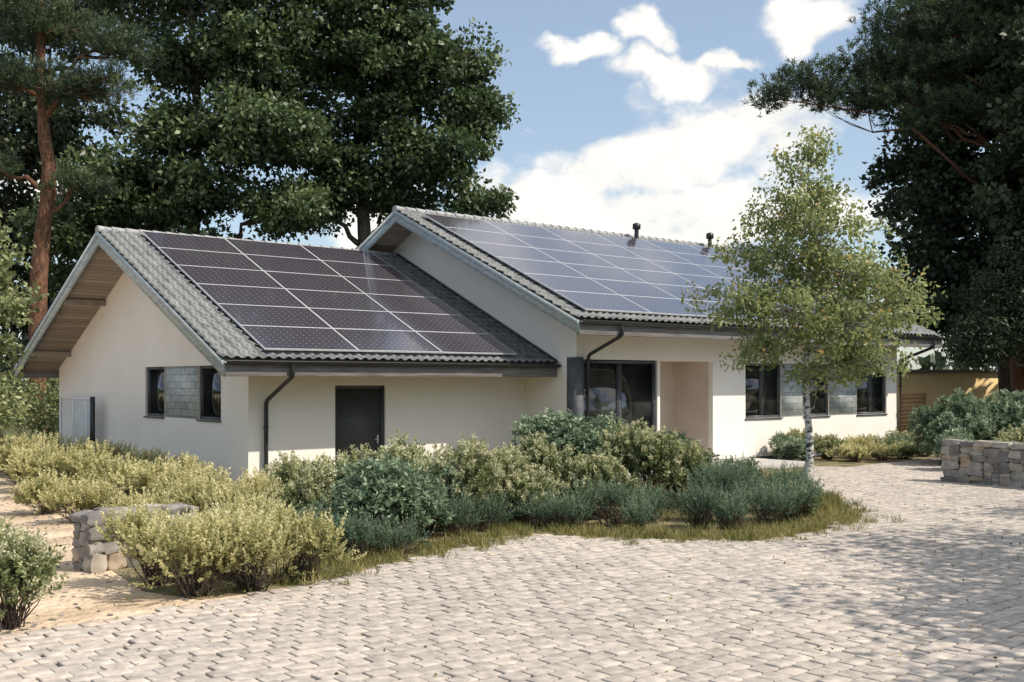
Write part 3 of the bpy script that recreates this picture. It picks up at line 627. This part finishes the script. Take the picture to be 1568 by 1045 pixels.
tree('pine_tree', (18.9, 41), [(0, 0, 0, .33), (.2, 0, 8, .26), (-.6, 0, 13, .18), (-1, 0, 18, .08)],
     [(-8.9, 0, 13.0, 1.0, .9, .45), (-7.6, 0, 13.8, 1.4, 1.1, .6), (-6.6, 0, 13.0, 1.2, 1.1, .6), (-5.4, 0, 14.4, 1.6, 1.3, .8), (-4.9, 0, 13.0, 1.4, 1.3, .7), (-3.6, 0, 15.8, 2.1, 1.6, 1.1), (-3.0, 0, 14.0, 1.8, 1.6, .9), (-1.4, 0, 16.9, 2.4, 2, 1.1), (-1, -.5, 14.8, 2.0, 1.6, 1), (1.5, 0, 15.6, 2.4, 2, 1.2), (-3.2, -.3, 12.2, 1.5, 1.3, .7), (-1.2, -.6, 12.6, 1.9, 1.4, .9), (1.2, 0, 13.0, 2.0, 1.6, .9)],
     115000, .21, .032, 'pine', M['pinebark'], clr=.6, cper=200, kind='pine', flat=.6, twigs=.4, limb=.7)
for bx_, by_, z_ in ((12.6, 11.4, 0), (17.2, 15.8, .6), (11.4, 7.6, .0)):
    tree('maple_tree', (bx_, by_), [(0, 0, 0, .2), (0, 0, 4, .15), (.2, 0, 9, .04)],
     [(0, 0, 6.2+z_, 2.4, 2.4, 1.4), (-1.9, 1.8, 6.0+z_, 1.7, 1.8, .8), (.5, -2.0, 7.8+z_, 2, 2, 1.0), (-1.6, -2.4, 5.8+z_, 1.5, 1.5, .7), (1.2, 2.6, 7.2+z_, 1.8, 1.8, .9)],
     5200, .2, .13, 'oak', M['bark'], clr=.65, cper=26, twigs=.5)
tree('hazel_tree', (-8.25, 16.3), [(0, 0, 0, .06), (-.1, 0, 2, .05), (-.1, 0, 4.6, .015)],
     [(.1, 0, 4.5, .7, .7, .6), (.25, 0, 3.6, .75, .7, .6), (.1, .2, 2.7, .7, .7, .6), (-.6, 0, 3.8, 1, 1, 1), (.2, 0, 1.9, .6, .6, .5)],
     10000, .10, .065, 'vib', M['bark'], clr=.25, cper=40)
tree('birch_tree', (5.68, 20.9), [(0, 0, 0, .085), (.03, 0, 1.2, .072), (-.04, 0, 2.4, .058), (.04, 0, 4.4, .035), (0, 0, 6.9, .008)],
     [(0, 0, 6.5, .55, .55, .7), (-.25, 0, 5.8, .9, .9, .7), (.35, 0, 5.3, 1.1, 1, .75), (-.75, 0, 4.9, 1.05, .9, .6), (.95, 0, 4.5, 1.1, 1, .6), (-1.3, 0, 3.9, .95, .9, .45), (1.6, 0, 3.85, .95, .9, .45), (-.5, -.4, 3.7, 1.1, 1, .6), (.6, -.3, 3.4, 1.2, 1, .6), (1.1, 0, 2.8, .9, .8, .4), (-.9, .2, 3.0, .7, .7, .35), (.2, .5, 4.3, 1.3, 1, .8), (.2, -.2, 2.6, .7, .6, .3)],
     21500, .09, .055, 'birch', M['birchbark'], clr=.25, cper=28, twigs=.9, droop=.6, flat=.8, shell=.42)
tree('yew_tree', (18.3, 38), [(0, 0, 0, .2), (0, 0, 2, .15), (0, 0, 4.5, .05)],
     [(-2.2, 0, 3.9, 1.3, 1.3, .9), (-1.2, 0, 5.1, 1.6, 1.3, 1.2), (.8, 0, 4.0, 1.8, 1.3, 1.3), (2.6, 0, 4.0, 1.6, 1.3, 1.4), (0, 0, 6.2, 1.8, 1.2, 1.2), (2, 0, 6.2, 1.8, 1.2, 1.2)], 36000, .16, .07, 'dark', M['bark'], clr=.5, flat=.8, tmix=.1)

def leafmass(name, pts, n, LL, LW, lm, flat=1):
    mb = MB()
    pts = np.array(pts, float); v = (pts[:, 3]*pts[:, 4]*pts[:, 5])**(2/3); v /= v.sum()
    for p, f in zip(pts, v):
        k = int(n*f); d = ru(k); rad = R.random(k)**.3; lum = 1+.18*np.sin(d[:, 0]*6+p[0])*np.sin(d[:, 1]*5+p[1])+.12*np.sin(d[:, 2]*9+d[:, 0]*8)
        P = p[:3]+d*rad[:, None]*p[3:6]*lum[:, None]; kk = P[:, 2] > .02; P = P[kk]; D = nrm(d[kk]*.7+ru(len(P))*.8)
        s = R.uniform(.7, 1.3, len(P)); mb.leaves(P, D, LL*s, LW*s, 0, np.clip(.45+R.normal(0, .2, len(P)), 0, 1))
    return mb.build(name, [leaf[lm]])
leafmass('ivy_hedge', [(-15.2-i*1.3, 36.5-i*.2, 1.2, 1.2, 1.0, 1.4) for i in range(7)], 16000, .12, .09, 'vib')
ring = []
for i in range(110):
    a = i/110*2*math.pi+R.normal(0, .01); rr_ = R.uniform(75, 95); h = R.uniform(3.5, 7.5)*(0.55 if math.sin(a) > .8 else 1)
    ring.append((rr_*math.cos(a), rr_*math.sin(a)+15, h*.8, R.uniform(3.5, 6), R.uniform(3.5, 6), h))
leafmass('distant_trees', ring, 55000, 1.0, .65, 'dark')

def shrub(name, kind, x, y, r, h):
    P_ = {'spirea': dict(ns=330, nl=24, sl=.20, LL=.046, LW=.028, ang=.95, up=.8),
          'rhodo': dict(ns=370, nl=12, sl=.10, LL=.12, LW=.046, ang=1.25, up=.5),
          'vib': dict(ns=370, nl=16, sl=.20, LL=.07, LW=.038, ang=1.0, up=.7),
          'lav': dict(ns=420, nl=16, sl=.24, LL=.055, LW=.013, ang=.7, up=1.0)}[kind]
    far = y > 18.5 and kind != 'rhodo'; q_ = .6 if far else 1.; zs = 1.28 if far else 1.
    ns = int(P_['ns']*q_*(r*(r+h)/.9)**.9)+60; mb = MB()
    lob = [(R.normal(0, .4*r), R.normal(0, .4*r), R.uniform(.32, .68)*h, r*R.uniform(.4, .7), h*R.uniform(.25, .42)) for _ in range(7)]+[(0, 0, h*.44, r*.85, h*.44)]
    li = R.integers(0, 8, ns); Lb = np.array(lob)[li]
    d = ru(ns); d[:, 2] = np.where(d[:, 2] < -.35, -d[:, 2], d[:, 2])
    rad = R.random(ns)**.33
    C = Lb[:, :3]+d*np.c_[Lb[:, 3], Lb[:, 3], Lb[:, 4]]*rad[:, None]; C[:, 2] = np.maximum(C[:, 2], .06)
    ax = nrm(d*.8+np.array([0, 0, P_['up']])+R.normal(0, .3, (ns, 3)))
    nl = P_['nl']; idx = np.repeat(np.arange(ns), nl); s = np.tile(np.linspace(0, 1, nl), ns)+R.normal(0, .04, ns*nl)
    n = len(idx); A = ax[idx]; rd = np.cross(A, R.normal(size=(n, 3))); rd = nrm(rd)
    an = P_['ang']*(1.15-.5*s); D = nrm(A*np.cos(an)[:, None]+rd*np.sin(an)[:, None])
    P = C[idx]+A*(s*P_['sl']*R.uniform(.6, 1.5, ns)[idx])[:, None]
    ct = R.normal(0, .12, ns)+R.normal(0, .05)
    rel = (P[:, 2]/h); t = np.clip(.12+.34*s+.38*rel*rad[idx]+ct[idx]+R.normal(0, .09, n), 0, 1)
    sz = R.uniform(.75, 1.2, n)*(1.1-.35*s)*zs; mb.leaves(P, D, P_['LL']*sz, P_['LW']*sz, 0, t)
    for q in R.choice(ns, min(ns, 60), replace=False):
        b = np.array([C[q, 0]*.25+R.normal(0, .04), C[q, 1]*.25+R.normal(0, .04), 0]); mb.tube(curve(b, C[q]+ax[q]*.05, 5, .2), np.linspace(.009, .003, 5), 1, n=4, cap=False)
    if kind == 'vib':
        q = np.where((rad > .7) & (C[:, 2] > .35*h))[0]; q = q[R.random(len(q)) < .7]
        i2 = np.repeat(q, 26); n2 = len(i2); P2 = C[i2]+ax[i2]*P_['sl']+ru(n2)*(R.random(n2)**.5)[:, None]*.05+np.array([0, 0, .01])
        mb.leaves(P2, ru(n2), .026, .022, 2, R.random(n2))
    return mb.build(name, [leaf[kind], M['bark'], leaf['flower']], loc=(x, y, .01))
nm = {'spirea': 'golden_spirea_shrub', 'rhodo': 'rhododendron_shrub', 'vib': 'viburnum_shrub', 'lav': 'lavender_plant'}
sh = [('spirea', -12.6, 27.5, .95, 1.0), ('spirea', -11.3, 25.3, .9, 1.1), ('spirea', -10.1, 23.6, .8, 1.0), ('spirea', -8.9, 22.0, .8, 1.0), ('spirea', -7.6, 20.6, .75, .9), ('spirea', -6.5, 19.6, .7, .85), ('spirea', -7.2, 18.4, .5, .55), ('spirea', -8.3, 19.7, .55, .6),
      ('spirea', -14.2, 29.5, 1.0, 1.1), ('spirea', -10, 26, .8, .8), ('spirea', -8, 24, .8, .7), ('spirea', -6.8, 22.3, .7, .7), ('spirea', -5.4, 18.9, .65, .75), ('spirea', -4.9, 17.3, .7, .8), ('spirea', -4.1, 16.9, .65, .8), ('spirea', -3.7, 15.6, .6, .7), ('spirea', -5.6, 16.4, .55, .6),
      ('spirea', -4.15, 12.85, .5, .78), ('spirea', -3.5, 12.15, .47, .80), ('spirea', -2.95, 12.5, .47, .80), ('spirea', -2.6, 13.1, .42, .76), ('spirea', -3.5, 13.5, .55, .75),
      ('vib', -3.1, 16.8, .5, .95), ('spirea', -3.9, 19.6, .55, .9), ('vib', -3.3, 18.5, .6, 1.05), ('rhodo', -1.85, 15.9, .72, 1.35), ('rhodo', -2.45, 17.0, .6, 1.15), ('rhodo', -1.35, 16.9, .5, 1.0), ('vib', -1.9, 18.6, .6, 1.2), ('vib', -.95, 17.7, .75, 1.42), ('vib', -.1, 18.4, .6, 1.2), ('vib', .55, 19.2, .7, 1.4), ('vib', .2, 18.2, .45, .8), ('rhodo', 1.4, 20.9, .95, 1.85), ('rhodo', .7, 21.8, .6, 1.5), ('vib', 1.5, 18.9, .6, 1.1), ('vib', 2.5, 19.5, .75, 1.5), ('rhodo', 3.4, 22.6, .65, 1.45), ('vib', 3.4, 20.6, .6, 1.1), ('spirea', 1.9, 22.8, .7, 1.2),
      ('lav', 1.73, 17.9, .40, .62), ('lav', 2.35, 18.3, .38, .45), ('lav', 3.0, 17.6, .48, .6), ('lav', 3.6, 18.4, .55, .92), ('lav', 4.2, 17.9, .46, .6), ('lav', 4.75, 18.6, .42, .55), ('lav', 4.0, 19.6, .55, .85), ('lav', 4.9, 19.8, .5, .75), ('lav', 3.55, 17.5, .32, .38), ('vib', 5.15, 19.2, .3, .35), ('lav', 5.4, 20.3, .3, .4), ('lav', 2.0, 17.4, .3, .3), ('lav', -2.15, 14.6, .35, .5), ('lav', -2.6, 15.1, .4, .55), ('lav', -.9, 16.8, .4, .5), ('lav', -.4, 17.3, .4, .45), ('lav', .4, 17.7, .34, .4), ('lav', 1.0, 17.6, .34, .4), ('lav', -1.6, 15.0, .28, .3), ('vib', 4.3, 20.8, .5, .7),
      ('vib', -4.9, 10.6, .42, .88), ('vib', -5.6, 11.4, .4, .8),
      ('rhodo', 13.4, 31.5, 1.2, 1.95), ('rhodo', 12.2, 30.6, .8, 1.4), ('rhodo', 15.0, 31.5, 1.2, 2.0), ('vib', 13.8, 29.3, .9, 1.2), ('rhodo', 11.8, 29.0, .6, 1.0), ('vib', 16.5, 29.5, 1.1, 1.6), ('rhodo', 17.6, 35.5, 1.2, 1.9), ('rhodo', 15.9, 35.0, 1.0, 1.7)]
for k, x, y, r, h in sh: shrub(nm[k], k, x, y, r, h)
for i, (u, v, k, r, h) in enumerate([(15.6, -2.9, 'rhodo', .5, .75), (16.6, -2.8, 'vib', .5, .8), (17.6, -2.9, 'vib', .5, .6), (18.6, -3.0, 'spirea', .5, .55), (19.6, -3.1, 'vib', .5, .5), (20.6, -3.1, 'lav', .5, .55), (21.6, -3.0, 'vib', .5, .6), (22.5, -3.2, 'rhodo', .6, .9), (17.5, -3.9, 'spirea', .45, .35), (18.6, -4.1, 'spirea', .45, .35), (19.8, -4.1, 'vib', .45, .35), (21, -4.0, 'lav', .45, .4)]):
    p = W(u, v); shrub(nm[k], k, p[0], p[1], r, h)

def grass(name, P, Hh, wd=.009, t0=.45):
    n = len(P); D = nrm(np.c_[R.normal(0, .5, n), R.normal(0, .5, n), np.ones(n)]); mb = MB()
    mb.leaves(np.c_[P, np.full(n, .008)], D, Hh*R.uniform(.4, 1.4, n), wd, 0, np.clip(t0+R.normal(0, .22, n), 0, 1), .1); return mb.build(name, [leaf['grass']])
E_ = np.array(edge[3:15]); seg = np.diff(E_, axis=0); sl_ = np.linalg.norm(seg, axis=1)
nt_ = 560; i = R.choice(len(seg), nt_, p=sl_/sl_.sum()); f = R.random(nt_); base = E_[i]+seg[i]*f[:, None]
nr = np.c_[-seg[i][:, 1], seg[i][:, 0]]/sl_[i][:, None]
base = base+nr*(R.normal(.20, .28, nt_)+.16*np.sin(base[:, :1]*3.1)[:, 0])[:, None]
per = R.integers(8, 60, nt_); idx = np.repeat(np.arange(nt_), per); tt = np.clip(.5+R.normal(0, .16, nt_), 0, 1)[idx]
grass('grass_edging', base[idx]+R.normal(0, .06, (len(idx), 2)), .13*R.uniform(.5, 1.6, nt_)[idx], .010, tt)
X = R.uniform(-14, 7, 170000); Y = R.uniform(11, 30, 170000); cl = np.sin(X*2.1+np.sin(Y*1.7)*2)+np.sin(Y*2.6+X)+R.normal(0, .6, len(X))
k = inpoly(X, Y, bed) & (cl > .35); grass('grass', np.c_[X[k], Y[k]][:42000], .10, .010, .45)
n = 2600; X = R.uniform(-13, -2.5, n); Y = R.uniform(8, 30, n); k = inpoly(X, Y, [(-9, 5.2), (-4.8, 10.1), (-3.73, 11.1), (-3.4, 11.8), (-5.4, 14), (-8.7, 21.3), (-12, 27), (-20, 27), (-20, 6)]); X = X[k]; Y = Y[k]
mb = MB(); v0, f0 = rcube(2)
for x, y in zip(X, Y): s = R.uniform(.006, .022); mb.add(v0*np.array([s*1.3, s, s*.7])+np.array([x, y, .008]), f0, 0, R.random())
mb.build('pebbles', [M['stone']], smooth=True)
n = 900; X = R.uniform(-8, 10, n); Y = R.uniform(8.5, 27, n); kk = ~inpoly(X, Y, bed); X = X[kk]; Y = Y[kk]; D = ru(len(X)); D[:, 2] *= .1; D = nrm(D)
mb = MB(); mb.leaves(np.c_[X, Y, np.full(len(X), .05)], D, .045, .03, 0, R.random(len(X)), .2); mb.build('fallen_leaves', [leaf['grass']])
print('done')
